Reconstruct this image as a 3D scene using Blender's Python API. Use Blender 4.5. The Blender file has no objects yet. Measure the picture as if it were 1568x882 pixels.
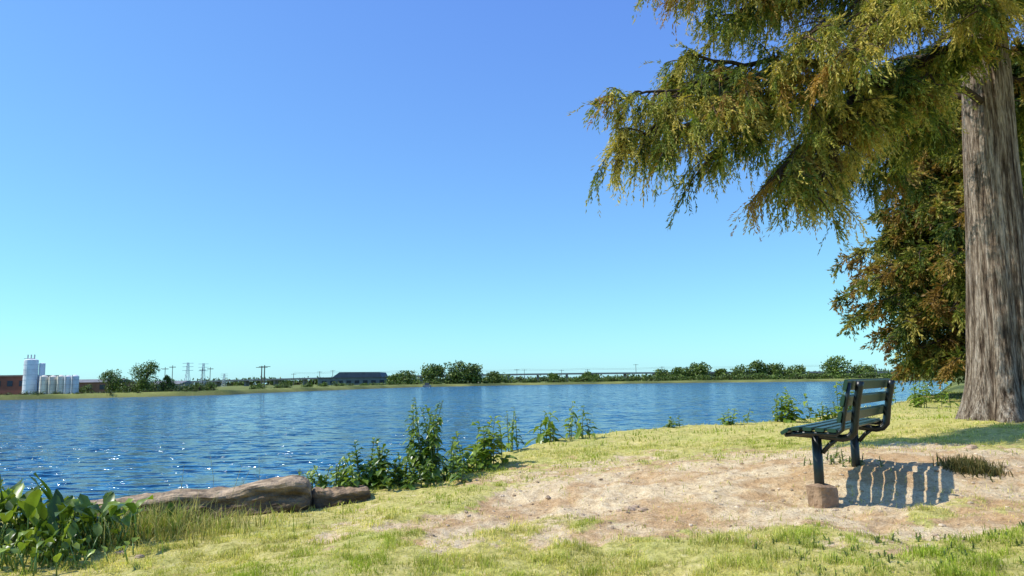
import bpy, math, random
import numpy as np
from mathutils import Matrix, Vector
R = np.random.default_rng(7)
random.seed(7)
SC = bpy.context.scene
COL = SC.collection

# ---------------------------------------------------------------- helpers
class MB:
    """quad mesh accumulator with per-vertex colour"""
    def __init__(s): s.v=[]; s.f=[]; s.c=[]; s.n=0
    def add(s, v, f, c=(1,1,1)):
        v=np.asarray(v,float).reshape(-1,3); f=np.asarray(f,int).reshape(-1,4)
        c=np.asarray(c,float)
        if c.ndim==1: c=np.repeat(c[None,:3],len(v),0)
        s.v.append(v); s.f.append(f+s.n); s.c.append(c[:,:3]); s.n+=len(v)
    def build(s,name,mat,smooth=False,parent=None):
        v=np.concatenate(s.v); f=np.concatenate(s.f); c=np.concatenate(s.c)
        me=bpy.data.meshes.new(name)
        me.vertices.add(len(v)); me.vertices.foreach_set('co',v.ravel())
        me.loops.add(len(f)*4); me.loops.foreach_set('vertex_index',f.ravel().astype(np.int32))
        me.polygons.add(len(f)); me.polygons.foreach_set('loop_start',np.arange(0,len(f)*4,4,dtype=np.int32))
        me.update(calc_edges=True)
        a=me.color_attributes.new('Col','FLOAT_COLOR','POINT')
        a.data.foreach_set('color',np.concatenate([c,np.ones((len(c),1))],1).ravel())
        me.polygons.foreach_set('use_smooth',np.full(len(f),smooth))
        me.materials.append(mat); me.update()
        ob=bpy.data.objects.new(name,me); COL.objects.link(ob)
        if parent: ob.parent=parent
        return ob

def empty(name,loc=(0,0,0)):
    e=bpy.data.objects.new(name,None); e.location=loc; COL.objects.link(e); e.empty_display_size=.2
    return e

def nrm(a): return a/np.maximum(np.linalg.norm(a,axis=-1,keepdims=True),1e-9)

def tube(mb,pts,rad,n=8,c=(1,1,1),cap=True):
    pts=np.asarray(pts,float); m=len(pts)
    rad=np.broadcast_to(np.asarray(rad,float),(m,))
    t=nrm(np.gradient(pts,axis=0))
    up=np.array([0,0,1.]) if abs(t[0,2])<.9 else np.array([1.,0,0])
    V=[]
    for i in range(m):
        a=nrm(np.cross(t[i],up)); b=np.cross(t[i],a)
        th=np.arange(n)*2*math.pi/n
        V.append(pts[i]+rad[i]*(np.cos(th)[:,None]*a+np.sin(th)[:,None]*b))
    if cap:
        V=[np.repeat(pts[:1],n,0)]+V+[np.repeat(pts[-1:],n,0)]; m+=2
    V=np.concatenate(V)
    i=np.arange(m-1)[:,None]*n; j=np.arange(n)[None,:]; k=(j+1)%n
    F=np.stack([i+j,i+k,i+n+k,i+n+j],-1)
    mb.add(V,F,c)

def box(mb,x0,x1,y0,y1,z0,z1,c=(1,1,1)):
    v=[(x0,y0,z0),(x1,y0,z0),(x1,y1,z0),(x0,y1,z0),(x0,y0,z1),(x1,y0,z1),(x1,y1,z1),(x0,y1,z1)]
    mb.add(v,[(0,3,2,1),(4,5,6,7),(0,1,5,4),(1,2,6,5),(2,3,7,6),(3,0,4,7)],c)

def leaves(mb,p,ax,L,W,c):
    """diamond leaflets. p,ax (N,3); L,W (N,)"""
    n=len(p); ax=nrm(ax); s=nrm(np.cross(ax,R.normal(size=(n,3))))
    L=np.broadcast_to(L,(n,))[:,None]; W=np.broadcast_to(W,(n,))[:,None]
    v=np.stack([p,p+ax*L*.5+s*W*.5,p+ax*L,p+ax*L*.5-s*W*.5],1).reshape(-1,3)
    f=np.arange(n*4).reshape(-1,4)
    mb.add(v,f,np.repeat(c,4,0))

def hsh(i,j,s): 
    h=np.sin(i*127.1+j*311.7+s*74.7)*43758.5453
    return h-np.floor(h)
def vn(x,y,s=0):
    x=np.asarray(x,float); y=np.asarray(y,float)
    i=np.floor(x); j=np.floor(y); a=x-i; b=y-j; a=a*a*(3-2*a); b=b*b*(3-2*b)
    return (hsh(i,j,s)*(1-a)+hsh(i+1,j,s)*a)*(1-b)+(hsh(i,j+1,s)*(1-a)+hsh(i+1,j+1,s)*a)*b
def fbm(x,y,s=0,o=4):
    r=0;A=.5
    for k in range(o): r=r+A*vn(x*2**k,y*2**k,s+k); A*=.5
    return r/(1-.5**o)
def sstep(a,b,x): t=np.clip((x-a)/(b-a),0,1); return t*t*(3-2*t)
def sdpoly(x,y,P):
    P=np.asarray(P,float); d=np.full(x.shape,1e18); ins=np.zeros(x.shape,bool)
    for k in range(len(P)):
        ax,ay=P[k-1]; bx,by=P[k]; ex,ey=bx-ax,by-ay
        t=np.clip(((x-ax)*ex+(y-ay)*ey)/(ex*ex+ey*ey),0,1)
        d=np.minimum(d,(x-ax-t*ex)**2+(y-ay-t*ey)**2)
        if ey!=0:
            ins^=((ay>y)!=(by>y))&(x<ex*(y-ay)/ey+ax)
    d=np.sqrt(d); return np.where(ins,d,-d)

# ---------------------------------------------------------------- materials
def mat(name):
    m=bpy.data.materials.new(name); m.use_nodes=True; nt=m.node_tree; nt.nodes.clear()
    o=nt.nodes.new('ShaderNodeOutputMaterial'); return m,nt,o
def N(nt,t,**k):
    n=nt.nodes.new(t)
    for a,b in k.items():
        if a in n.inputs.keys(): n.inputs[a].default_value=b
        else: setattr(n,a,b)
    return n
def noise(nt,scale,detail=5,vec=None,rough=.55,out='Fac'):
    n=N(nt,'ShaderNodeTexNoise'); n.inputs['Scale'].default_value=scale; n.inputs['Detail'].default_value=detail
    n.inputs['Roughness'].default_value=rough
    if vec is not None: nt.links.new(vec,n.inputs['Vector'])
    return n.outputs[out]
def ramp(nt,fac,stops):
    r=nt.nodes.new('ShaderNodeValToRGB'); el=r.color_ramp.elements
    while len(el)<len(stops): el.new(.5)
    for e,(p,c) in zip(el,stops): e.position=p; e.color=(*c,1) if len(c)==3 else c
    nt.links.new(fac,r.inputs[0]); return r.outputs[0]
def mixc(nt,fac,a,b,mode='MIX'):
    m=nt.nodes.new('ShaderNodeMix'); m.data_type='RGBA'; m.blend_type=mode
    for s,v in ((m.inputs[0],fac),(m.inputs[6],a),(m.inputs[7],b)):
        if hasattr(v,'links'): nt.links.new(v,s)
        elif isinstance(v,(int,float)): s.default_value=v
        else: s.default_value=(*v,1)
    return m.outputs[2]
def bump(nt,h,st=.5,dist=.02):
    b=nt.nodes.new('ShaderNodeBump'); b.inputs['Strength'].default_value=st; b.inputs['Distance'].default_value=dist
    nt.links.new(h,b.inputs['Height']); return b.outputs[0]
def pos(nt,scale=None):
    g=nt.nodes.new('ShaderNodeTexCoord').outputs['Object']
    if scale:
        m=nt.nodes.new('ShaderNodeMapping'); m.inputs['Scale'].default_value=scale
        nt.links.new(g,m.inputs[0]); return m.outputs[0]
    return g
def leafmat(name,trans=.35,rough=.5,spec=.3,mul=1.):
    m,nt,o=mat(name)
    a=N(nt,'ShaderNodeVertexColor',layer_name='Col').outputs[0]
    nz=noise(nt,3.0,2,pos(nt))
    c=mixc(nt,1.0,a,ramp(nt,nz,[(.3,(.75*mul,)*3),(.7,(1.2*mul,)*3)]),'MULTIPLY')
    p=N(nt,'ShaderNodeBsdfPrincipled',Roughness=rough); p.inputs['Specular IOR Level'].default_value=spec
    nt.links.new(c,p.inputs['Base Color'])
    t=N(nt,'ShaderNodeBsdfTranslucent'); nt.links.new(mixc(nt,1.0,c,(1.25,1.25,.6),'MULTIPLY'),t.inputs[0])
    mx=N(nt,'ShaderNodeMixShader'); mx.inputs[0].default_value=trans
    nt.links.new(p.outputs[0],mx.inputs[1]); nt.links.new(t.outputs[0],mx.inputs[2]); nt.links.new(mx.outputs[0],o.inputs[0])
    return m
def vcolmat(name,rough=.7,spec=.3,nsc=4.,lo=.75,hi=1.15,bsc=20.,bst=.3,bd=.01,metal=0,scale=None):
    m,nt,o=mat(name)
    a=N(nt,'ShaderNodeVertexColor',layer_name='Col').outputs[0]
    v=pos(nt,scale)
    c=mixc(nt,1.0,a,ramp(nt,noise(nt,nsc,6,v),[(.3,(lo,)*3),(.7,(hi,)*3)]),'MULTIPLY')
    p=N(nt,'ShaderNodeBsdfPrincipled',Roughness=rough,Metallic=metal); p.inputs['Specular IOR Level'].default_value=spec
    nt.links.new(c,p.inputs['Base Color'])
    nt.links.new(bump(nt,noise(nt,bsc,6,v),bst,bd),p.inputs['Normal'])
    nt.links.new(p.outputs[0],o.inputs[0]); return m

M_leaf=leafmat('cypress_foliage',.3,.55,.25)
M_far=leafmat('distant_foliage',.15)
M_grass=leafmat('grass_blades',.4,.6,.2)
M_weed=leafmat('weed_leaves',.3,.35,.5)
M_wood=vcolmat('branch_bark',.9,.1)
M_build=vcolmat('building_surface',.7,.3,nsc=.6,bsc=2,bst=.1)
M_stone=vcolmat('stone_surface',.95,.1,nsc=9,lo=.55,hi=1.25,bsc=30,bst=.8,bd=.02)
M_slab=vcolmat('strata_slab_lit_top',.95,.1,nsc=3,lo=.3,hi=1.3,bsc=7,bst=1.,bd=.05,scale=(2,2,5))
M_paint=vcolmat('painted_metal',.36,.5,nsc=14,lo=.8,hi=1.2,bsc=90,bst=.15,bd=.002)

# bark of the trunk : long vertical fibres
M_bark,nt,o=mat('fibrous_bark')
v1=pos(nt,(7,7,.45)); v2=pos(nt,(26,26,2.2)); v3=pos(nt,(60,60,6))
f1=noise(nt,1.8,8,v1,.7); f2=noise(nt,1.5,5,v2,.65); f3=noise(nt,1.5,3,v3,.6)
c=ramp(nt,f1,[(.36,(.06,.04,.03)),(.45,(.30,.23,.17)),(.54,(.55,.46,.37)),(.7,(.72,.63,.53))])
c=mixc(nt,.8,c,ramp(nt,f2,[(.40,(.28,.23,.19)),(.56,(1.15,1.12,1.08))]),'MULTIPLY')
c=mixc(nt,.5,c,ramp(nt,f3,[(.38,(.4,.36,.33)),(.56,(1.15,1.1,1.05))]),'MULTIPLY')
ad=N(nt,'ShaderNodeMath',operation='ADD'); nt.links.new(f1,ad.inputs[0]); nt.links.new(f2,ad.inputs[1])
p=N(nt,'ShaderNodeBsdfPrincipled',Roughness=.92); p.inputs['Specular IOR Level'].default_value=.15
nt.links.new(c,p.inputs['Base Color']); nt.links.new(bump(nt,ad.outputs[0],1.,.1),p.inputs['Normal']); nt.links.new(p.outputs[0],o.inputs[0])

# ground
M_ground,nt,o=mat('grass_and_dirt_ground')
v=pos(nt)
a=N(nt,'ShaderNodeVertexColor',layer_name='Col')
sep=nt.nodes.new('ShaderNodeSeparateColor'); nt.links.new(a.outputs[0],sep.inputs[0])   # r dirt, g bank/wet, b far
n1=noise(nt,14,8,v,.7); n2=noise(nt,1.3,5,v,.65); n3=noise(nt,70,5,v,.7)
dirt=ramp(nt,n1,[(.28,(.48,.33,.18)),(.5,(.78,.60,.36)),(.75,(.90,.76,.52))])
dirt=mixc(nt,.7,dirt,ramp(nt,n2,[(.42,(.78,.60,.44)),(.53,(1.1,1.1,1.08))]),'MULTIPLY')
dirt=mixc(nt,.6,dirt,ramp(nt,n3,[(.38,(.58,.53,.48)),(.58,(1.15,1.15,1.15))]),'MULTIPLY')
gr=ramp(nt,n1,[(.3,(.28,.25,.07)),(.5,(.60,.53,.18)),(.7,(.80,.68,.34))])
gr=mixc(nt,.5,gr,ramp(nt,n2,[(.35,(.8,.92,.6)),(.65,(1.15,1.05,.9))]),'MULTIPLY')
far=ramp(nt,noise(nt,.06,5,v),[(.35,(.06,.09,.025)),(.65,(.24,.26,.07))])
gr=mixc(nt,sep.outputs[2],gr,far)
ma=N(nt,'ShaderNodeMath',operation='ADD'); nt.links.new(sep.outputs[0],ma.inputs[0])
mb_=N(nt,'ShaderNodeMath',operation='MULTIPLY_ADD'); nt.links.new(noise(nt,5,7,v,.75),mb_.inputs[0]); mb_.inputs[1].default_value=2.6; mb_.inputs[2].default_value=-1.3
nt.links.new(mb_.outputs[0],ma.inputs[1])
dm=ramp(nt,ma.outputs[0],[(.2,(0,0,0)),(.5,(1,1,1))])
c=mixc(nt,dm,gr,dirt)
bank=ramp(nt,n1,[(.3,(.05,.04,.018)),(.7,(.17,.14,.07))])
c=mixc(nt,sep.outputs[1],c,bank)
p=N(nt,'ShaderNodeBsdfPrincipled',Roughness=.95); p.inputs['Specular IOR Level'].default_value=.1
nt.links.new(c,p.inputs['Base Color'])
hs=N(nt,'ShaderNodeMath',operation='MULTIPLY_ADD'); nt.links.new(n3,hs.inputs[0]); hs.inputs[1].default_value=.35; nt.links.new(n1,hs.inputs[2])
nt.links.new(bump(nt,hs.outputs[0],.9,.05),p.inputs['Normal']); nt.links.new(p.outputs[0],o.inputs[0])

# water: wave slopes taken directly from noise so that they do not fade with distance
M_water,nt,o=mat('rippled_lake_water')
def slope(scale,det,amp,rot=.25,xf=1.):
    mp=nt.nodes.new('ShaderNodeMapping'); mp.inputs['Scale'].default_value=scale; mp.inputs['Rotation'].default_value=(0,0,rot)
    nt.links.new(nt.nodes.new('ShaderNodeTexCoord').outputs['Object'],mp.inputs[0])
    c=noise(nt,1.,det,mp.outputs[0],.55,'Color')
    s=N(nt,'ShaderNodeVectorMath',operation='SUBTRACT'); nt.links.new(c,s.inputs[0]); s.inputs[1].default_value=(.5,.5,.5)
    m=N(nt,'ShaderNodeVectorMath',operation='MULTIPLY'); nt.links.new(s.outputs[0],m.inputs[0]); m.inputs[1].default_value=(amp*xf,amp,0)
    return m.outputs[0]
def vadd(a,b):
    s=N(nt,'ShaderNodeVectorMath',operation='ADD'); nt.links.new(a,s.inputs[0])
    if isinstance(b,tuple): s.inputs[1].default_value=b
    else: nt.links.new(b,s.inputs[1])
    return s.outputs[0]
sl=vadd(vadd(slope((1.3,3.0,1),1,5.,.22,1.1),slope((4.,9.,1),2,3.,-.15,1.5)),slope((.2,.5,1),2,.9,0,1.))
nn=N(nt,'ShaderNodeVectorMath',operation='NORMALIZE'); nt.links.new(vadd(sl,(0,0,1.)),nn.inputs[0])
p=N(nt,'ShaderNodeBsdfPrincipled',Roughness=.1,IOR=1.33)
w3=noise(nt,1,4,pos(nt,(.05,.2,1)))
nt.links.new(ramp(nt,w3,[(.35,(.018,.12,.23)),(.7,(.032,.17,.31))]),p.inputs['Base Color'])
nt.links.new(nn.outputs[0],p.inputs['Normal']); nt.links.new(p.outputs[0],o.inputs[0])

# ---------------------------------------------------------------- terrain
LAKE=[(-160,-30),(-30,3),(-8,6.6),(-4.2,7.7),(-2.6,7.9),(-1.9,8.0),(-1.3,8.8),(-.6,9.9),(.3,11.6),(1.2,13.0),(2.8,14.4),(5,15.2),
      (6.8,16.4),(8.3,18),(11.3,21.8),(15,26),(30,51),(60,101),(150,251),(152,262),(120,300),(90,322),(40,335),(0,335),(-40,300),
      (-52,230),(-60,165),(-58,149),(-84,123),(-200,40)]
CP=np.array([(0,0,-.38),(0,4,-.2),(-3,5,-.3),(-3.5,7,-.32),(-2.1,7.2,-.24),(-1.3,8.0,-.15),(-.7,9.2,-.1),(1.1,12.6,0),(2.4,5.9,.0),
 (3.18,6.9,.2),(4,5,.05),(4,7.6,.24),(2,8,.09),(5,14.5,.05),(6.85,10.6,.33),(8.3,17,.2),(15,24,.35),(7,9,.27),(6,5,.12),(2,4,-.06),
 (10,10,.4),(0,6,-.12),(.5,8,-.02),(-8,5,-.42),(-3,2,-.4),(5,0,-.1),(30,40,.4),(4,11,.15),(1.5,10.5,.03),(3,13,.03)])
DIRT=[(-.9,5.85),(.6,5.3),(2,5.05),(3.3,4.95),(5.4,5.2),(7,6.4),(6.4,7.5),(4.6,8.2),(3.1,9.0),(1.4,9.2),(.3,8.8),(-.5,7.3)]
def lake_sd(x,y):
    return sdpoly(x,y,LAKE)+(fbm(x*1.1,y*1.1,3,3)-.5)*.5
def dirtmask(x,y):
    d=sstep(-.6,.7,sdpoly(x,y,DIRT)+(fbm(x*2.1,y*2.1,11,5)-.5)*3.)
    return d*(1-.5*sstep(6.9,8.4,y))
def land(x,y):
    num=0;den=0
    for (a,b,c) in CP:
        w=1/((x-a)**2+(y-b)**2+.35)**1.6; num=num+w*c; den=den+w
    z=num/den
    r=np.hypot(x,y); z=z*(1-sstep(25,60,r))+(0.0+.4*(fbm(x*.01,y*.01,5,2)-.5)-.35*sstep(20,80,-x)*(1-sstep(170,260,y)))*sstep(25,60,r)
    z=z+(fbm(x*1.5,y*1.5,21,3)-.5)*.08*(1-sstep(20,40,r))+(fbm(x*8,y*8,23,3)-.5)*.03*(1-sstep(10,20,r))
    return z
def height(x,y):
    x=np.asarray(x,float); y=np.asarray(y,float)
    s=lake_sd(x,y); z=land(x,y); dm=dirtmask(x,y)
    z=z-dm*.045+dm*(fbm(x*5,y*5,31,4)-.5)*.07
    r=np.hypot(x,y); w=np.where(r>60,3.5,1.0)
    k=sstep(-.15,1,s/w)
    return z*(1-k)+(-1.9)*k
def H(x,y): return float(height(np.array([x]),np.array([y]))[0])

th=np.concatenate([np.radians(np.linspace(-48,48,640)),np.radians(np.linspace(50,310,66))])   # from +Y clockwise
rr=np.concatenate([np.linspace(.01,2.6,14),np.geomspace(2.8,17,300),np.geomspace(17.3,420,150),np.geomspace(430,6000,22)])
TT,RR=np.meshgrid(th,rr,indexing='ij'); X=RR*np.sin(TT); Y=RR*np.cos(TT)
Z=height(X,Y); S=lake_sd(X,Y); D=dirtmask(X,Y)
col=np.stack([D,sstep(.1,.8,S/np.where(RR>60,3.,1.))*(1-.3*sstep(60,90,RR)),sstep(15,40,RR)],-1)
n,m=X.shape; idx=np.arange(n*m).reshape(n,m); nx=np.roll(idx,-1,0)
F=np.stack([idx[:,:-1],idx[:,1:],nx[:,1:],nx[:,:-1]],-1).reshape(-1,4)[:,::-1]
g=MB(); g.add(np.stack([X,Y,Z],-1),F,col.reshape(-1,3))
g.build('ground',M_ground,True)

WZ=-1.05
w=MB(); w.add([(-500,-80,WZ),(320,-80,WZ),(320,420,WZ),(-500,420,WZ)],[(0,1,2,3)]); w.build('lake_water',M_water)

# ---------------------------------------------------------------- grass
def grass_blades(mb,x,y,L,W,c,lean=.6,z=None):
    n=len(x); z=height(x,y)-.004 if z is None else z
    b=np.stack([x,y,z],-1); a=R.uniform(0,2*math.pi,n)
    s=np.stack([np.cos(a),np.sin(a),np.zeros(n)],-1)*W[:,None]*.5
    q=R.uniform(0,2*math.pi,n); l=np.abs(R.normal(0,lean,n))
    le=np.stack([np.cos(q)*l,np.sin(q)*l,np.zeros(n)],-1)
    up=np.array([0,0,1.]); k=L[:,None]
    mid=b+k*(.55*up+.22*le); tip=b+k*((1-.25*np.minimum(l,1.5)[:,None])*up+.75*le)
    v=np.stack([b-s,b+s,mid+s*.8,mid-s*.8,tip+s*.12,tip-s*.12],1).reshape(-1,3)
    o_=np.arange(n)[:,None]*6
    f=np.concatenate([o_+np.array([[0,1,2,3]]),o_+np.array([[3,2,4,5]])])
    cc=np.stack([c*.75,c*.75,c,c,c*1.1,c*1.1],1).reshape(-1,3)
    mb.add(v,f,cc)
def lerp(a,b,t): return np.asarray(a)*(1-t)+np.asarray(b)*t
gm=MB()
for (y0,y1,cnt,Wd,Lm) in ((3.2,6.3,170000,.0042,.030),(6.3,10.5,90000,.0065,.032),(10.5,30,75000,.013,.045)):
    y=np.sqrt(R.uniform(y0*y0,y1*y1,cnt)); x=y*R.uniform(-.74,.78,cnt)
    s=lake_sd(x,y); d=dirtmask(x,y); dens=fbm(x*3.,y*3.,41,5); tuft=fbm(x*7,y*7,51,4)
    keep=(s<.35)&(R.uniform(size=cnt)<(1-.97*sstep(.1,.8,d+1.5*(dens-.5)))*(.1+.9*sstep(.38,.6,dens*.5+tuft*.5))+.012)
    x,y,d,dens,tuft=x[keep],y[keep],d[keep],dens[keep],tuft[keep]; n=len(x)
    L=Lm*R.uniform(.5,1.35,n)*(.6+1.1*sstep(.45,.75,tuft))*(1+.3*(y<4.8))
    dry=np.clip(sstep(.3,.6,fbm(x*.9,y*.9,61,3))*.55+R.normal(.32,.28,n)+.4*d-.36*sstep(.48,.7,tuft)-.1*(y<4.8),0,1)[:,None]
    c=lerp((.38,.47,.05),(.90,.78,.30),dry)*R.uniform(.6,1.15,n)[:,None]
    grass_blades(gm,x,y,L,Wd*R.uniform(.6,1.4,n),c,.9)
gm.build('grass',M_grass)
tg=MB(); n=2200
x=R.normal(-3.0,.45,n); y=R.normal(6.35,.25,n)
dry=np.clip(R.normal(.5,.4,n),0,1)[:,None]
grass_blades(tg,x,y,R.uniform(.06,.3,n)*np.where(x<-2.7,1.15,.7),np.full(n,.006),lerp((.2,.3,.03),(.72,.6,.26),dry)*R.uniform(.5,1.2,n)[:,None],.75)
tg.build('tall_grass',M_grass)
tg=MB(); n=1100
x=R.normal(3.95,.1,n); y=R.normal(6.55,.09,n)
grass_blades(tg,x,y,R.uniform(.04,.14,n),np.full(n,.01),lerp((.05,.07,.02),(.24,.19,.07),R.uniform(size=(n,1))),.9)
tg.build('dry_grass_clump',M_grass)

# pebbles and clods
pb=MB()
def pebble(x,y,r,c):
    nlat,nlon=4,6
    V=[];
    for i in range(nlat+1):
        for j in range(nlon):
            ph=math.pi*i/nlat; t=2*math.pi*j/nlon; V.append((math.sin(ph)*math.cos(t),math.sin(ph)*math.sin(t),math.cos(ph)))
    V=np.array(V)*R.uniform(.75,1.2,(len(V),1)); V*=np.array([R.uniform(.8,1.4),R.uniform(.8,1.4),.6])*r
    F=[(i*nlon+j,(i+1)*nlon+j,(i+1)*nlon+(j+1)%nlon,i*nlon+(j+1)%nlon) for i in range(nlat) for j in range(nlon)]
    pb.add(V+np.array([x,y,H(x,y)+r*.1]),F,c)
for i in range(1300):
    x=random.uniform(-.8,5.5); y=random.uniform(4.7,9)
    if dirtmask(np.array([x]),np.array([y]))[0]<.3: continue
    t=random.random(); pebble(x,y,random.choice([.005,.006,.007,.009,.011,.018]),tuple(lerp((.34,.23,.13),(.76,.6,.42),t)))
for (x,y,r) in ((.92,6.1,.045),(1.02,6.05,.035),(.85,6.2,.03),(.98,6.2,.04),(4.6,7.6,.06),(.3,6.9,.03),(-2.9,5.6,.04),(-2.7,5.5,.03)): pebble(x,y,r,(.5,.36,.24))
pb.build('pebbles',M_stone)

# ---------------------------------------------------------------- broken sea-wall slabs
def rock(name,p0,p1,w,h0,h1,zb0,zb1,c=(.42,.33,.22),seed=0):
    mb=MB(); nl,nc=120,56
    p0=np.array(p0);p1=np.array(p1); ax=p1-p0; Ln=np.linalg.norm(ax); ax/=Ln; sd=np.array([-ax[1],ax[0]])
    V=[];C=[]
    for i in range(nl):
        t=i/(nl-1); e=(1-abs(2*t-1)**14)**.4
        zb=zb0+(zb1-zb0)*t; hh=(h0+(h1-h0)*t)*(.9+.16*vn(t*5,seed,2)+.05*vn(t*17,seed,4))
        for j in range(nc):
            a=2*math.pi*j/nc; ca,sa=math.cos(a),math.sin(a)
            k=(abs(ca)**7+abs(sa)**7)**(-1/7)
            ux=t*Ln; nn=1+.30*(float(fbm(ux*3+seed,a*1.6,seed,4))-.5)+.14*(float(fbm(ux*13,a*7,seed+3,3))-.5)
            zl=sa*k*.5
            st=.10*(float(vn(ux*1.2,zl*9,seed+8))-.5)+.05*(float(vn(ux*4,zl*22,seed+9))-.5)
            u=ca*k*w*.5*nn*e+ca*st*w*1.4; z=zb+hh*.5+zl*hh*(1+.25*(nn-1)*2)*e+.025*(float(vn(ux*9,a*3,9))-.5)
            q=p0+ax*(Ln*t)+sd*u; V.append((q[0],q[1],z))
            top=sstep(.3,.47,zl)*1.; C.append(lerp(np.array(c)*.5,np.array(c)*1.25,top))  # sunlit top and shaded sides put into the vertex colour
    F=[(i*nc+j,i*nc+(j+1)%nc,(i+1)*nc+(j+1)%nc,(i+1)*nc+j) for i in range(nl-1) for j in range(nc)]
    mb.add(V,F,np.array(C)); return mb.build(name,M_slab,False)
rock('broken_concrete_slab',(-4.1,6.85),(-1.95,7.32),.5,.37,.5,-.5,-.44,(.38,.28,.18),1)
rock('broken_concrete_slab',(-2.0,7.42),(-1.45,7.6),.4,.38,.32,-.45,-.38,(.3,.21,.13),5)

# ---------------------------------------------------------------- leafy plants
def leafgeo(mb,p,d,L,W,c,droop=.5):
    """curved, folded leaf"""
    d=nrm(np.array(d,float)); side=nrm(np.cross(d,(0,0,1.))+R.normal(0,.15,3)); up=np.cross(side,d)
    V=[];C=[]; ns=5; pr=[.12,.85,1.,.66,.05]
    for i in range(ns):
        t=i/(ns-1); ctr=p+d*L*t+np.array([0,0,-1.])*L*droop*t*t; w=W*.5*pr[i]
        wav=.12*W*math.sin(i*2.3+p[0]*50)
        V+= [ctr-side*w+up*(w*.35+wav), ctr, ctr+side*w+up*(w*.35-wav)]
        C+= [c*1.1,c*.8,c*1.1]
    F=[]
    for i in range(ns-1):
        a=i*3; F+=[(a,a+1,a+4,a+3),(a+1,a+2,a+5,a+4)]
    mb.add(V,F,np.array(C))
G1=np.array((.07,.15,.022)); G2=np.array((.34,.44,.05))
def weed(name,stems,leafL,leafW,per,cmix=(0,1),droop=.5,base=.1):
    mb=MB()
    for (x,y,h) in stems:
        z=H(x,y)-.02; lx,ly=R.normal(0,.12,2); pts=np.array([[x+lx*h*t*t,y+ly*h*t*t,z+h*t] for t in np.linspace(0,1,6)])
        tube(mb,pts,np.linspace(.008,.003,6),5,np.array((.12,.16,.05)))
        for k in range(per):
            t=base+(1-base)*(k+R.uniform())/per; i=min(int(t*5),4); p=lerp(pts[i],pts[i+1],t*5-i)
            a=R.uniform(0,6.28); e=R.uniform(-.1,.8)+.6*(t>.85)
            s=(1.15-.65*t)*R.uniform(.6,1.2)
            c=lerp(G1,G2,np.clip(R.uniform(*cmix)*(.5+.6*t),0,1))
            leafgeo(mb,p,(math.cos(a),math.sin(a),e),leafL*s,leafW*s,c,droop*R.uniform(.4,1.4))
    return mb.build(name,M_weed,False)
def around(x,y,r,n,h0,h1): return [(x+R.normal(0,r),y+R.normal(0,r*.6),R.uniform(h0,h1)) for _ in range(n)]
def burdock(name,x0,y0,r,n,h):
    mb=MB()
    for i in range(n):
        x=x0+R.normal(0,r); y=y0+R.normal(0,r*.6); z=H(x,y); a=R.uniform(0,6.28); hh=h*R.uniform(.3,1.)
        d=np.array((math.cos(a)*.4,math.sin(a)*.4,1.)); p=np.array((x,y,z)); q=p+d*hh*.45
        tube(mb,[p,lerp(p,q,.5),q],[.006,.005,.004],5,np.array((.2,.3,.07)))
        c=lerp(G1*.7,G2*1.0,R.uniform(0,1)**1.4)
        leafgeo(mb,q,d+R.normal(0,.42,3)*np.array([1,1,.5]),hh*.58*R.uniform(.6,1.15),hh*.13+.025,c,R.uniform(.0,.8))
    return mb.build(name,M_weed,True)
burdock('burdock_plant',-4.0,5.85,.22,130,.6)
burdock('burdock_plant',-3.4,5.9,.2,130,.62)
burdock('burdock_plant',-4.6,6.4,.25,90,.6)
burdock('burdock_plant',-3.35,5.4,.22,120,.38)
weed('leafy_weed',around(-1.85,7.7,.15,24,.2,.42),.11,.085,16,(.4,1),.6)
weed('leafy_weed',around(-1.45,8.05,.15,16,.25,.58),.16,.09,20,(0,.7))
weed('leafy_weed',around(-1.0,8.5,.09,14,.55,.92),.17,.075,28,(0,.8),.7)
weed('leafy_weed',around(-.45,9.3,.15,9,.3,.65),.26,.12,13,(.3,1),.5)
weed('leafy_weed',around(-1.05,8.2,.28,18,.15,.35),.14,.07,14,(0,.8))
weed('leafy_weed',around(-.62,8.9,.12,9,.15,.4),.16,.08,12,(.1,.8))
weed('leafy_weed',around(.0,10.6,.08,4,.4,.65),.14,.06,16,(.3,1),.8)
weed('leafy_weed',around(.5,11.4,.12,4,.35,.6),.28,.1,10,(.4,1),.9)
weed('leafy_weed',around(.95,12.1,.14,5,.35,.6),.26,.09,11,(.3,1),.7)
weed('leafy_weed',around(2.95,14.0,.12,4,.15,.28),.14,.07,10,(.3,1))
weed('leafy_weed',around(4.2,14.5,.2,6,.15,.35),.18,.09,10,(.3,1))
weed('leafy_weed',around(5.5,14.9,.2,12,.35,.7),.22,.11,14,(.4,1))
weed('leafy_weed',around(6.4,15.3,.25,7,.2,.4),.2,.1,12,(.2,1))
weed('leafy_weed',around(6.6,14.9,.14,7,.5,.9),.22,.1,16,(.5,1))
weed('leafy_weed',around(9.6,17.5,.3,9,.3,.7),.2,.1,12,(.3,1))
weed('leafy_weed',around(11.3,20.5,.4,9,.3,.7),.25,.1,12,(.3,1))
weed('ground_weed',[(R.uniform(1.4,3.5),R.uniform(3.7,4.75),R.uniform(.02,.06)) for _ in range(240)],.03,.014,9,(.4,1),.2)
weed('ground_weed',[(R.normal(3.05,.2),R.normal(7.1,.12),R.uniform(.04,.12)) for _ in range(30)],.05,.018,10,(.3,.9),.2)
st=MB()
for _ in range(9):
    x=R.uniform(-3.3,-2.3); y=R.uniform(6.9,7.8); h=R.uniform(.4,.7); l=R.uniform(-.4,.4)
    tube(st,[(x,y,-.4),(x+l*.2,y,-.4+h*.6),(x+l*.6,y,-.4+h*1.0)],[.003,.002,.0015],4,np.array((.3,.28,.12)))
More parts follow.
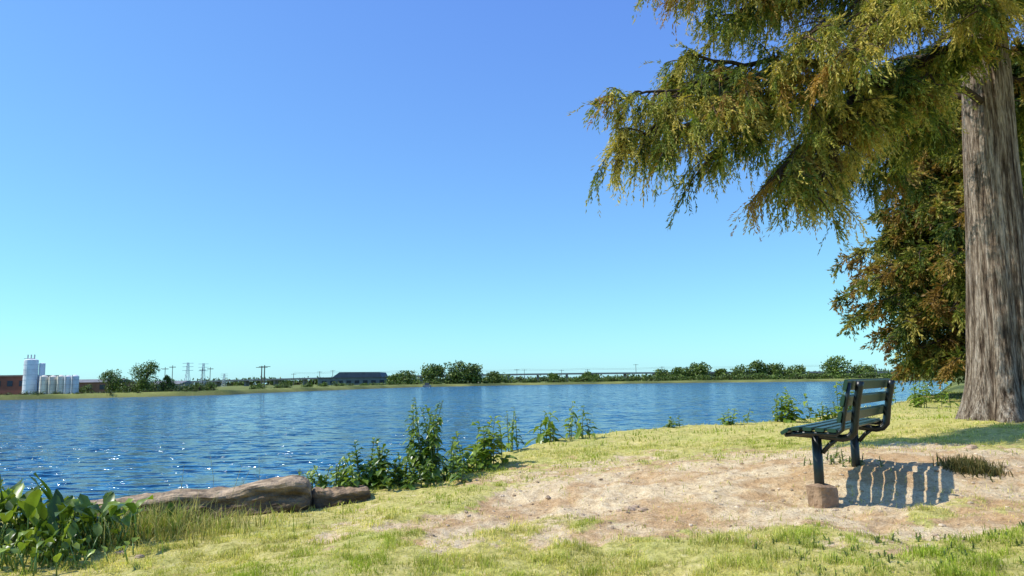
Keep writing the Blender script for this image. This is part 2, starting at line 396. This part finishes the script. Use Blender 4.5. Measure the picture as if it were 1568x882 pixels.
st.build('dry_stalks',M_weed)

# ---------------------------------------------------------------- cypress trees
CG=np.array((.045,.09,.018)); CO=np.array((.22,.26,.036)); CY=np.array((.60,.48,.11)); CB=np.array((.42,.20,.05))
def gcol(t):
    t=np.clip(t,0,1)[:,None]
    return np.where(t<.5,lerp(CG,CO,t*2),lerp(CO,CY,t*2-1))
def bez(a,b,c,n=12):
    t=np.linspace(0,1,n)[:,None]; a,b,c=map(np.array,(a,b,c)); return (1-t)**2*a+2*t*(1-t)*b+t*t*c
def bough(L,Wd,pts,r0,nsec,seclen,nsp,splen,nl,ll,lw,gold,t0=.18,fall=.8,brown=.09,dk=1.):
    m=len(pts); tube(Wd,pts,np.linspace(r0,.012,m),7,np.array((.07,.05,.035)))
    tan=nrm(np.gradient(pts,axis=0))
    for k in range(nsec):
        t=t0+(1-t0)*((k+R.uniform())/nsec)**.85; f=t*(m-1); i=min(int(f),m-2); p=lerp(pts[i],pts[i+1],f-i); d=tan[i]
        side=nrm(np.cross(d,(0,0,1.)))*random.choice([-1,1])
        dr=nrm(d*R.uniform(.3,1.)+side*R.uniform(.2,1.1)+np.array([0,0,R.uniform(-.5,.55)]))
        sl=seclen*R.uniform(.4,1.05)*(1.15-.6*t)
        q=np.linspace(0,1,6)[:,None]; sec=p+dr*sl*q+np.array([0,0,-1.])*sl*.35*q*q
        tube(Wd,sec,np.linspace(.012,.004,6),4,np.array((.09,.06,.04)),cap=False)
        gb=gold+R.normal(0,.24)
        u=R.uniform(.05,1,nsp)**.8; o_=p+dr*sl*u[:,None]+np.array([0,0,-1.])*sl*.35*(u*u)[:,None]
        sd=nrm(dr*.45+np.array([0,0,-fall])+R.normal(0,.36,(nsp,3)))
        SL=splen*R.uniform(.5,1.2,nsp)
        s=R.uniform(0,1,(nsp,nl))
        P=o_[:,None]+sd[:,None]*(SL[:,None]*s)[...,None]+np.array([0,0,-1.])*(SL[:,None]*s*s*.3)[...,None]
        A=nrm(sd[:,None]*1.3+R.normal(0,.40,(nsp,nl,3)))
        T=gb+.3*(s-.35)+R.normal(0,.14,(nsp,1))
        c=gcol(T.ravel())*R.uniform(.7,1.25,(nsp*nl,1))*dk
        if R.uniform()<brown: c=lerp(c,CB*dk,.65)
        leaves(L,P.reshape(-1,3),A.reshape(-1,3),ll*R.uniform(.6,1.3,nsp*nl),lw*R.uniform(.7,1.3,nsp*nl),c)

def trunk(name,x,y,z0,h,rfun,parent,lean=(0,0),fl=.1,na=110,nh=120):
    mb=MB(); V=[]
    zs=np.concatenate([np.linspace(0,2.,nh//2),np.linspace(2.05,h,nh//2)])
    a=np.arange(na)*2*math.pi/na
    for q in zs:
        r=rfun(q); fk=math.exp(-q/0.8)
        prof=1+(fl*.7+fl*2.6*fk)*(np.abs(np.sin(a*4+.6+.15*q))-.55)*1.+.06*(fbm(a*5,np.full(na,q*.5),7,3)-.5)*2+.12*(fbm(a*14,np.full(na,q*.6),9,2)-.5)
        V.append(np.stack([x+lean[0]*q+r*prof*np.cos(a),y+lean[1]*q+r*prof*np.sin(a),np.full(na,z0+q)],-1))
    V=np.concatenate(V); n_=len(zs)
    i=np.arange(n_-1)[:,None]*na; j=np.arange(na)[None,:]; k=(j+1)%na
    mb.add(V,np.stack([i+j,i+k,i+na+k,i+na+j],-1)); return mb.build(name,M_bark,True,parent)

TX,TY=6.97,10.6
tree=empty('bald_cypress_tree')
trunk('trunk',TX,TY,.1,14,lambda q:max(.04,(.44-.026*q)+.22*math.exp(-q/.42)),tree,(.03,0))
Lf=MB(); Wd=MB()
B=[
 ((6.9,10.4,4.9),(3.9,9.0,5.1),(1.2,8.4,4.2),.6,54),
 ((5.0,9.6,4.8),(3.2,8.8,4.8),(1.85,8.2,3.65),.55,46),
 ((5.2,9.6,4.9),(4.0,9.1,4.4),(3.2,8.6,3.2),.55,46),
 ((5.6,9.8,4.9),(4.5,9.2,4.7),(3.6,8.6,3.1),.65,48),
 ((4.6,9.4,4.9),(3.2,9.0,5.1),(2.05,8.9,4.8),.5,38),
 ((3.4,9.0,4.7),(2.2,8.6,4.5),(1.3,8.4,3.6),.6,34),
 ((4.6,9.4,4.8),(3.4,9.0,4.5),(2.4,8.5,3.6),.45,38),
 ((7,10.4,7.4),(4.4,9.2,7.2),(2.05,8.6,5.95),.5,54),
 ((7,10.4,7.0),(4.6,9.4,7.0),(2.6,9.2,6.2),.45,48),
 ((7,10.4,6.9),(4.4,9.2,6.7),(2.6,8.8,5.4),.5,48),
 ((7,10.4,6.9),(4.8,9.4,7.1),(3.0,8.9,6.0),.5,46),
 ((7,10.4,6.6),(5.0,9.6,6.7),(3.2,9.4,5.9),.45,46),
 ((7,10.4,6.4),(4.9,9.2,6.2),(3.5,8.4,4.9),.6,44),
 ((7,10.4,6.2),(5.2,9.0,6.1),(3.9,8.1,4.6),.65,44),
 ((7,10.4,6.9),(5.8,9.,7.1),(4.6,7.7,5.3),.6,44),
 ((7,10.4,5.7),(5.6,9.4,5.5),(4.6,8.9,4.2),.4,44),
 ((7,10.4,5.6),(6.0,9.4,5.6),(5.1,9.0,4.5),.4,36),
 ((7,10.4,7.6),(6.6,9.0,7.8),(5.5,7.9,6.1),.5,36),
 ((7,10.4,6.4),(6.4,9.2,6.6),(5.7,8.6,5.3),.5,40),
 ((7,10.4,7.0),(6.8,9.4,7.1),(6.3,8.9,5.9),.4,40),
 ((7.1,10.4,7.0),(7.3,9.4,7.1),(6.9,9.1,5.8),.4,38),
 ((7,10.9,5.2),(6.6,12.2,5.3),(6.0,13.8,4.5),.2,48),
 ((7,10.9,5.9),(6.4,12.2,6.3),(5.6,14.0,5.5),.15,48),
 ((7,10.7,5.2),(7.0,12.4,5.4),(6.9,13.6,4.6),.15,40),
 ((7,10.7,6.2),(7.0,12.4,6.6),(6.9,13.6,6.0),.15,40),
 ((7.1,10.6,5.4),(8.2,10.8,5.7),(8.4,11.4,4.5),.3,42),
 ((7.1,10.6,5.2),(8.4,11.8,5.5),(9.2,13,4.4),.2,42),
 ((7.1,10.6,6.4),(8.2,10.2,6.6),(8.7,9.9,5.2),.35,38),
 ((7.1,10.6,6.9),(7.8,9.2,7.2),(7.7,8.4,6.2),.45,34)]
for a,b,c,gd,ns in B:
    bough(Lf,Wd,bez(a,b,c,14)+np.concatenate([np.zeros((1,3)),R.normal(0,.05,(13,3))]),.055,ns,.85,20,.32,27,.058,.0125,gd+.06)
for k in range(24):
    a=R.uniform(0,6.28); z=R.uniform(7.8,13); l=(15.5-z)*.48*R.uniform(.7,1.1)
    s=np.array([TX+.03*z,TY,z]); d=np.array([math.cos(a),math.sin(a),0])
    if d[0]<-.55 and d[1]>-.35 and z<9.5: continue
    if d[0]*l<-3.6: l*=.7
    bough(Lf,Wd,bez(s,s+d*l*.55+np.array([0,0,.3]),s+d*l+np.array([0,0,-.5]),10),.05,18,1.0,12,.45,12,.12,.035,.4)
Wd.build('limbs',M_wood,True,tree); Lf.build('foliage',M_leaf,False,tree)

def cypress(name,x,y,h,rmax,nb,gold,ll,lw,dk=1.,brown=.15):
    z0=H(x,y); e=empty(name); Lf=MB();Wd=MB()
    trunk('trunk',x,y,z0-.1,h*.95,lambda q:max(.02,.26*(1-q/h)+.1*math.exp(-q/.5)),e,(0,0),.1,32,40)
    for k in range(nb):
        t=(k+R.uniform())/nb; z=z0+.7+t*(h-1.0); prof=min(1,.6+t*1.6)*(1-max(0,t-.3)/.7)**.75
        l=rmax*max(.12,prof)*R.uniform(.72,1.08); a=k*2.4+R.normal(0,.3)
        s=np.array([x,y,z]); d=np.array([math.cos(a),math.sin(a),0])
        bough(Lf,Wd,bez(s,s+d*l*.5+np.array([0,0,.22*l]),s+d*l+np.array([0,0,-.02*l]),8),.04,15,.95,12,.36,15,ll,lw,gold+R.normal(0,.15),.2,.35,brown,dk)
    Wd.build('limbs',M_wood,True,e); Lf.build('foliage',M_leaf,False,e)
cypress('bald_cypress_tree',13.8,22,10.2,3.6,160,.5,.13,.04,.78,.25)
cypress('bald_cypress_tree',17.6,24.5,12,4.2,110,.3,.17,.06,.6,.15)

# ---------------------------------------------------------------- bench
bench=empty('park_bench')
O=np.array([2.39,5.9,0]); dv=np.array([.60,.80,0]); dv/=np.linalg.norm(dv); fv=np.array([-dv[1],dv[0],0]); uv=np.array([0,0,1.])
def W(l,f,z): return O+dv*l+fv*f+uv*z
GREEN=np.array((.012,.045,.025)); BLACK=np.array((.007,.010,.009))
def slat(name,l0,l1,f,z,w,t,tilt):
    mb=MB(); wx=np.array([math.cos(tilt),math.sin(tilt)]); tx=np.array([-wx[1],wx[0]])
    prof=[]
    rr_=t*.42
    for cx,cy,a0 in ((w/2-rr_,t/2-rr_,0),(-w/2+rr_,t/2-rr_,90),(-w/2+rr_,-t/2+rr_,180),(w/2-rr_,-t/2+rr_,270)):
        for k in range(4):
            a=math.radians(a0+30*k); prof.append((cx+rr_*math.cos(a),cy+rr_*math.sin(a)))
    n=len(prof); V=[]
    for l,sc in ((l0,.0),(l0,.9),(l0+.008,1),(l1-.008,1),(l1,.9),(l1,.0)):
        for (u,vv) in prof: q=(wx*u+tx*vv)*sc; V.append(W(l,f+q[0],z+q[1]))
    F=[(i*n+j,i*n+(j+1)%n,(i+1)*n+(j+1)%n,(i+1)*n+j) for i in range(5) for j in range(n)]
    mb.add(V,F,GREEN); mb.build(name,M_paint,False,bench)
l0,l1=-.2,1.42
for i,(f,z,tl) in enumerate(((.205,.528,-.55),(.122,.551,-.05),(.033,.551,.03),(-.057,.547,.03),(-.145,.545,.05))):
    slat('seat_slat_%d'%(i+1),l0,l1,f,z,.072,.03,tl)
for i in range(3):
    u=.085+.12*i; slat('backrest_slat_%d'%(i+1),l0,l1,-.185-.24*u,.56+u,.086,.03,math.radians(104))
for i,l in enumerate((0,1.24)):
    mb=MB(); g=H(*W(l,0,0)[:2])
    tube(mb,[W(l,.02,g-.25),W(l,.02,.2),W(l,.02,.5)],.037,20,BLACK); 
    mb.build('post_%d'%(i+1),M_paint,True,bench)
    mb=MB(); pts=[]
    for (f,z) in ((.26,.5),(.2,.505),(.1,.5),(0,.492),(-.1,.482),(-.17,.475),(-.225,.487),(-.258,.525),(-.27,.6),(-.28,.68),(-.3,.78),(-.318,.87),(-.326,.91)):
        pts.append(W(l,f,z))
    tube(mb,pts,.029,14,BLACK); mb.build('frame_tube_%d'%(i+1),M_paint,True,bench)
    mb=MB()
    tube(mb,[W(l,-.02,.36),W(l,-.07,.42),W(l,-.13,.47)],.018,8,BLACK)
    mb.build('brace_%d'%(i+1),M_paint,True,bench)
for i,l in enumerate((l0+.03,l1-.03)):
    mb=MB(); pts=[W(l,f,z) for (f,z) in ((.2,.50),(.05,.52),(-.08,.517),(-.17,.515),(-.215,.55),(-.235,.66),(-.262,.78),(-.285,.9))]
    tube(mb,pts,.016,8,BLACK); mb.build('end_rail_%d'%(i+1),M_paint,True,bench)
mb=MB(); V=[];nc=40;nl=18; gx,gy=O[0]-.01,O[1]; g=H(gx,gy)
for i in range(nl):
    t=i/(nl-1)
    for j in range(nc):
        a=2*math.pi*j/nc; k=(abs(math.cos(a))**6+abs(math.sin(a))**6)**(-1/6)
        r=.09*k*(1+.4*(float(fbm(a*1.5,t*2,4,3))-.5)+.12*(float(vn(a*6,t*8,2))-.5)) if t<.93 else (.06 if t<.99 else 0)
        V.append((gx+r*math.cos(a+.4),gy+r*math.sin(a+.4),g-.1+.28*min(t/.93,1)+.03*(float(vn(a*1.5,t*3,6))-.5)))
mb.add(V,[(i*nc+j,i*nc+(j+1)%nc,(i+1)*nc+(j+1)%nc,(i+1)*nc+j) for i in range(nl-1) for j in range(nc)],(.34,.225,.14))
mb.build('concrete_footing',M_stone,False,bench)

# ---------------------------------------------------------------- far shore
def far_tree(mb,wd,x,y,h,w,ls,n,z0=None,dark=1.,low=.12):
    z0=H(x,y)-.2 if z0 is None else z0
    tube(wd,[(x,y,z0),(x+.02*w,y,z0+h*.35),(x,y,z0+h*.75)],[w*.035,w*.028,w*.01],6,np.array((.07,.05,.035)))
    nb=18; cc=[]
    for k in range(nb):
        a=R.uniform(0,6.28); t=R.uniform(0,1); rr_=math.sin(math.pi*(.18+.72*t))**.8
        q=np.array([x+math.cos(a)*w*.36*rr_*R.uniform(.3,1),y+math.sin(a)*w*.36*rr_*R.uniform(.3,1),z0+h*(low+.12+(.82-low)*t*.92)]); cc.append((q,w*R.uniform(.14,.25)))
        tube(wd,[(x,y,z0+h*.3),lerp((x,y,z0+h*.45),q,.5),q],[w*.015,w*.01,w*.004],4,np.array((.07,.05,.035)),cap=False)
    per=n//nb
    for q,r in cc:
        d=nrm(R.normal(size=(per,3))); rad=r*R.uniform(.35,1.1,per)**.6
        P=q+d*rad[:,None]*np.array([1,1,.8]); P=P[(P[:,2]<z0+h)&(P[:,2]>z0)]
        k=len(P); c=lerp((.035,.07,.016),(.19,.26,.045),R.uniform(0,1,(k,1)))*dark*R.uniform(.8,1.2)
        leaves(mb,P,R.normal(size=(k,3)),ls*R.uniform(.6,1.4,k),ls*.6*R.uniform(.6,1.4,k),c)
def one(x,y,top,w,ls,n=1800,dark=1.,low=.1):
    L=MB();Q=MB(); z0=H(x,y)-.2; far_tree(L,Q,x,y,top-z0,w,ls,n,z0,dark,low)
    e=empty('shade_tree'); L.build('crown',M_far,False,e); Q.build('trunk_and_limbs',M_wood,True,e)
for a in ((-80.6,150,4.3,6.4,.32),(-74,150,6.8,6.6,.32),(-70.5,152,3.2,3.4,.25),(-72,146,2.6,4,.25)): one(*a,n=2600,low=.02)
for a in ((-47.8,332,5.8,15,.9),(-53,334,4.8,10,.8),(-36,336,9.0,14,1.),(-27,338,10.2,16,1.),(-18.5,338,9.0,13,1.),(-8,345,5.2,11,.8),
          (87.8,350,8.0,15,1.),(79,350,5.8,12,.9),(70,352,5.2,12,.9),(114.7,350,9.0,14,1.),(107,350,6.6,12,.9),(122,348,7.0,14,.9),
          (131,345,6.2,13,.9),(143,330,9.6,16,1.),(153,325,6.,12,.9),(98,350,4.8,10,.9),(37,360,4.6,9,.8),(20,362,4.0,8,.8)): one(*a,n=1900,low=-.05)
def row(name,pts,hh,ww,ls,n,per,dk=1.):
    L=MB();Q=MB()
    for k in range(n):
        t=(k+R.uniform())/n*(len(pts)-1); i=min(int(t),len(pts)-2); q=lerp(pts[i],pts[i+1],t-i)
        far_tree(L,Q,q[0]+R.normal(0,1),q[1]+R.normal(0,1.),hh*R.uniform(.5,1.1),ww*R.uniform(.7,1.3),ls,per,None,dk*R.uniform(.75,1.15),-.12)
    Q.build(name+'_stems',M_wood); return L.build(name,M_far)
row('shoreline_shrubs',[(-78,146),(-62,156)],2.2,3.6,.28,22,300)
row('shoreline_shrubs',[(-120,118),(-86,126),(-62,149)],.75,2.6,.2,60,120,.8)
row('shoreline_shrubs',[(-110,150),(-84,149)],1.8,3,.25,16,250)
row('shoreline_shrubs',[(-63,175),(-56,245),(-48,310)],1.5,4,.4,22,260)
row('shoreline_shrubs',[(30,350),(95,340),(160,285)],2.8,8,.7,60,260)
row('shoreline_shrubs',[(-48,322),(-5,345),(30,352)],2.0,6,.6,26,240)
row('distant_tree_line',[(-430,420),(-250,560),(0,640),(250,600),(420,480)],5.6,24,2.0,170,200,.9)

W1=(.78,.80,.82)
def build(name,fn):
    e=empty(name); fn(e); return e
def brick(e):
    m=MB(); box(m,-112,-89,136,146,-.6,3.0,(.26,.09,.06)); box(m,-89,-84.2,136.5,144,-.6,1.75,(.24,.09,.06)); m.build('walls',M_build,False,e)
    m=MB(); box(m,-112.2,-88.8,135.8,146.2,3.0,3.25,(.28,.2,.17)); box(m,-88.79,-84,136.3,144.2,1.75,1.9,(.3,.24,.2)); m.build('roof',M_build,False,e)
    m=MB()
    for x in np.arange(-110,-90,2.2): box(m,x,x+1,135.95,135.99,1.2,2.2,(.05,.06,.08))
    box(m,-87.8,-86.6,136.4,136.48,-.2,1.2,(.1,.08,.07)); box(m,-86,-85,136.4,136.48,.5,1.2,(.05,.06,.08)); m.build('windows_and_door',M_build,False,e)
build('brick_building',brick)
def shed(e):
    m=MB(); box(m,-99,-87.5,164,172,-.6,1.9,(.24,.12,.08)); box(m,-79.5,-73,163,170,-.6,1.3,(.34,.33,.30)); m.build('walls',M_build,False,e)
    m=MB()
    for x0,x1,y0,y1,z in ((-99.3,-87.2,163.7,172.3,1.9),(-79.8,-72.7,162.7,170.3,1.3)):
        m.add([(x0,y0,z),(x1,y0,z),(x1,y1,z),(x0,y1,z),(x0,(y0+y1)/2,z+.7),(x1,(y0+y1)/2,z+.7)],[(0,1,5,4),(4,5,2,3),(0,4,4,3),(1,2,5,5)],(.2,.2,.2))
    m.build('roof',M_build,False,e)
    m=MB()
    for x in (-97,-94,-91): box(m,x,x+1.2,163.9,163.97,.3,1.3,(.05,.06,.07))
    box(m,-77.5,-75.5,162.9,162.97,-.4,.9,(.12,.13,.14)); m.build('doors_and_windows',M_build,False,e)
build('industrial_shed',shed)
def cyl(m,x,y,z0,z1,r,c,dome=.0,n=20):
    pts=[(x,y,z0),(x,y,z1)]+([(x,y,z1+dome*.6),(x,y,z1+dome)] if dome else []); rad=[r,r]+([r*.65,r*.1] if dome else [])
    a=np.arange(n)*2*math.pi/n; V=[];
    for p_,q in zip(pts+[pts[-1]],rad+[0]): V.append(np.stack([p_[0]+q*np.cos(a),p_[1]+q*np.sin(a),np.full(n,p_[2])],-1))
    k=len(V); i=np.arange(k-1)[:,None]*n; j=np.arange(n)[None,:]; l=(j+1)%n
    m.add(np.concatenate(V),np.stack([i+j,i+l,i+n+l,i+n+j],-1),c)
def silo(e):
    m=MB(); cyl(m,-87.6,135,-.5,5.9,1.15,W1,.25); cyl(m,-86.2,136,-.5,5.3,.5,W1,.1); m.build('shell',M_build,False,e)
    m=MB(); 
    for dx in (-.8,-.2,.4): box(m,-87.6+dx,-87.45+dx,135,135.15,6.05,6.9,(.5,.5,.5))
    box(m,-88.5,-86.6,134.2,134.3,6.1,6.2,(.5,.5,.5)); 
    for z in np.arange(.5,5.8,.9): cyl(m,-87.6,135,z,z+.06,1.18,(.55,.57,.6))
    m.build('railing_and_hoops',M_build,False,e)
build('storage_silo',silo)
for i,x in enumerate((-84.6,-83.0,-81.5,-80.2,-79.0)):
    def tk(e,x=x,i=i):
        m=MB(); cyl(m,x,134.2,-.5,2.85-.05*(i%2),.66,(.76,.70,.58) if i<3 else (.64,.66,.68),.28); m.build('tank_body',M_build,False,e)
        m=MB()
        for z in (.6,1.4,2.2): cyl(m,x,134.2,z,z+.05,.68,(.45,.42,.38))
        box(m,x-.1,x+.0,133.42,133.48,-.2,3.1,(.4,.4,.4)); m.build('hoops_and_ladder',M_build,False,e)
    build('storage_tank',tk)
def wh(e):
    m=MB(); box(m,-95,-59,362,385,-.8,3.4,(.14,.17,.18)); 
    m.add([(-89,364,3.4),(-64,364,3.4),(-64,383,3.4),(-89,383,3.4),(-85,364,6.3),(-65.5,364,6.1),(-65.5,383,6.1),(-85,383,6.3)],[(4,5,6,7),(0,1,5,4),(1,2,6,5),(2,3,7,6),(3,0,4,7)],(.07,.095,.12)); m.build('walls',M_build,False,e)
    m=MB(); box(m,-95.5,-58.5,361.6,363.9,3.4,3.8,(.07,.085,.1)); m.build('roof',M_build,False,e)
    m=MB(); 
    for x in np.arange(-93,-62,4.): box(m,x,x+2.2,361.9,361.97,.8,2.2,(.03,.04,.05))
    m.build('windows',M_build,False,e)
build('warehouse_building',wh)
def via(e):
    m=MB(); xs=np.linspace(-240,260,60); zf=lambda x:5.0-2.2*((x-10)/230)**2
    for a,b in zip(xs[:-1],xs[1:]):
        za,zb=zf(a),zf(b)
        m.add([(a,430,za-.9),(b,430,zb-.9),(b,438,zb-.9),(a,438,za-.9),(a,430,za),(b,430,zb),(b,438,zb),(a,438,za)],[(4,5,6,7),(0,1,5,4),(0,3,2,1),(2,3,7,6)],(.22,.22,.22))
    m.build('deck',M_build,False,e); m=MB()
    for x in xs[::2]: box(m,x-.5,x+.5,431,437,-1,zf(x)-.9,(.2,.19,.18))
    m.build('piers',M_build,False,e)
build('railway_viaduct',via)
def pole(x,y,top,arms=2,c=(.12,.11,.1),r=.16):
    e=empty('utility_pole'); m=MB(); z=H(x,y)-.3; tube(m,[(x,y,z),(x,y,top)],[r,r*.7],6,np.array(c))
    for k in range(arms): box(m,x-1.3*r/.16,x+1.3*r/.16,y-.08,y+.08,top-.5-k*1.,top-.35-k*1.,c)
    m.build('mast',M_build,False,e)
def pylon(x,y,top,w,c=(.45,.52,.58)):
    e=empty('lattice_pylon'); m=MB(); z=H(x,y)-.2; hh=top-z
    for sx in (-1,1):
        for sy in (-1,1): tube(m,[(x+sx*w,y+sy*w,z),(x+sx*w*.35,y+sy*w*.35,z+hh*.6),(x+sx*w*.2,y+sy*w*.2,top)],w*.07,4,np.array(c))
    for k in range(7):
        t=k/7; w0=w*(1-t*.75); w1=w*(1-(t+1/7)*.75)
        tube(m,[(x-w0,y-w0,z+hh*t),(x+w1,y-w1,z+hh*(t+1/7))],w*.04,4,np.array(c)); tube(m,[(x+w0,y-w0,z+hh*t),(x-w1,y-w1,z+hh*(t+1/7))],w*.04,4,np.array(c))
    for t in (.72,.85,.97): box(m,x-w*1.6,x+w*1.6,y-.05,y+.05,z+hh*t,z+hh*t+w*.1,c)
    m.build('lattice',M_build,False,e)
pylon(-77,176,6.3,.8); pylon(-75,180,6.2,.75); pylon(-132,340,6.0,1.0)
pole(-71.0,210,6.1,1,r=.2); pole(-70.2,210,6.3,1,r=.2)
for (x,y,t) in ((-83.5,170,4.5),(-80.5,172,5.2),(-78.8,172,5.6),(-73.5,176,4.9),(-72.5,178,5.2),(-86,172,5)): pole(x,y,t,1,r=.09)
for (x,y,t) in ((-118,400,6.5),(-104,400,7.5),(-97,400,8),(-60,400,7.5),(-22,400,7.),(2,400,7.2),(6,400,7.),(26,400,6.5),(40,400,6.6),(66,400,9.),(80,400,7.5),(93,400,7),(133,380,7),(160,380,7.5),(178,380,8.5),(185,380,7)): pole(x,y,t,1,r=.17)
m=MB()
for z in (6.6,7.2):
    xs=[-118,-97,-60,-22,6,40,80,133,178]
    for a,b in zip(xs[:-1],xs[1:]):
        t=np.linspace(0,1,8); tube(m,np.stack([a+(b-a)*t,400-20*sstep(80,178,a+(b-a)*t),z-1.2*4*t*(1-t)*.4],-1),.035,3,np.array((.08,.08,.08)),cap=False)
m.build('power_line_wires',M_build)
def pier(e):
    m=MB(); box(m,-35.5,-32.5,292,295,-1.2,-.3,(.3,.28,.25)); box(m,-34.8,-33.2,292.6,294.4,-.3,.6,(.12,.12,.12)); m.build('block',M_build,False,e)
build('mooring_pier',pier)

# ---------------------------------------------------------------- light, sky, camera
sun_dir=Vector((-.80,-.08,1.0)).normalized()
el=math.asin(sun_dir.z); az=math.atan2(sun_dir.x,sun_dir.y)
L=bpy.data.lights.new('sun','SUN'); L.energy=5.0; L.angle=math.radians(.5); L.color=(1,.96,.88)
so=bpy.data.objects.new('sun',L); COL.objects.link(so); so.rotation_euler=sun_dir.to_track_quat('Z','Y').to_euler()
wd=bpy.data.worlds.new('World'); SC.world=wd; wd.use_nodes=True; nt=wd.node_tree; nt.nodes.clear()
sk=nt.nodes.new('ShaderNodeTexSky'); sk.sky_type='NISHITA'; sk.sun_disc=False; sk.sun_elevation=el; sk.sun_rotation=az%(2*math.pi)
sk.air_density=1.0; sk.dust_density=.3; sk.ozone_density=2.0
# saturated phone-camera colour response of the clear sky
sp=nt.nodes.new('ShaderNodeSeparateColor'); cb=nt.nodes.new('ShaderNodeCombineColor'); nt.links.new(sk.outputs[0],sp.inputs[0])
for i,(pre,g,a) in enumerate(((.1105,.75,.68),(.1365,.90,1.10),(.1625,.42,1.12))):
    m1=N(nt,'ShaderNodeMath',operation='MULTIPLY'); m1.inputs[1].default_value=pre; nt.links.new(sp.outputs[i],m1.inputs[0])
    m2=N(nt,'ShaderNodeMath',operation='POWER'); m2.inputs[1].default_value=g; nt.links.new(m1.outputs[0],m2.inputs[0])
    m3=N(nt,'ShaderNodeMath',operation='MULTIPLY'); m3.inputs[1].default_value=a/.13; nt.links.new(m2.outputs[0],m3.inputs[0])
    nt.links.new(m3.outputs[0],cb.inputs[i])
bg=nt.nodes.new('ShaderNodeBackground'); bg.inputs[1].default_value=.13; ou=nt.nodes.new('ShaderNodeOutputWorld')
nt.links.new(cb.outputs[0],bg.inputs[0]); nt.links.new(bg.outputs[0],ou.inputs[0])
cam=bpy.data.cameras.new('camera'); cam.lens=26; cam.sensor_width=36; cam.clip_end=9000; cam.clip_start=.05
co=bpy.data.objects.new('camera',cam); COL.objects.link(co)
co.matrix_world=Matrix.Translation((0,0,.95))@Matrix.Rotation(math.radians(97.15),4,'X')@Matrix.Rotation(math.radians(-.8),4,'Z')
SC.camera=co
SC.view_settings.view_transform='Standard'; SC.view_settings.look='None'; SC.view_settings.exposure=0
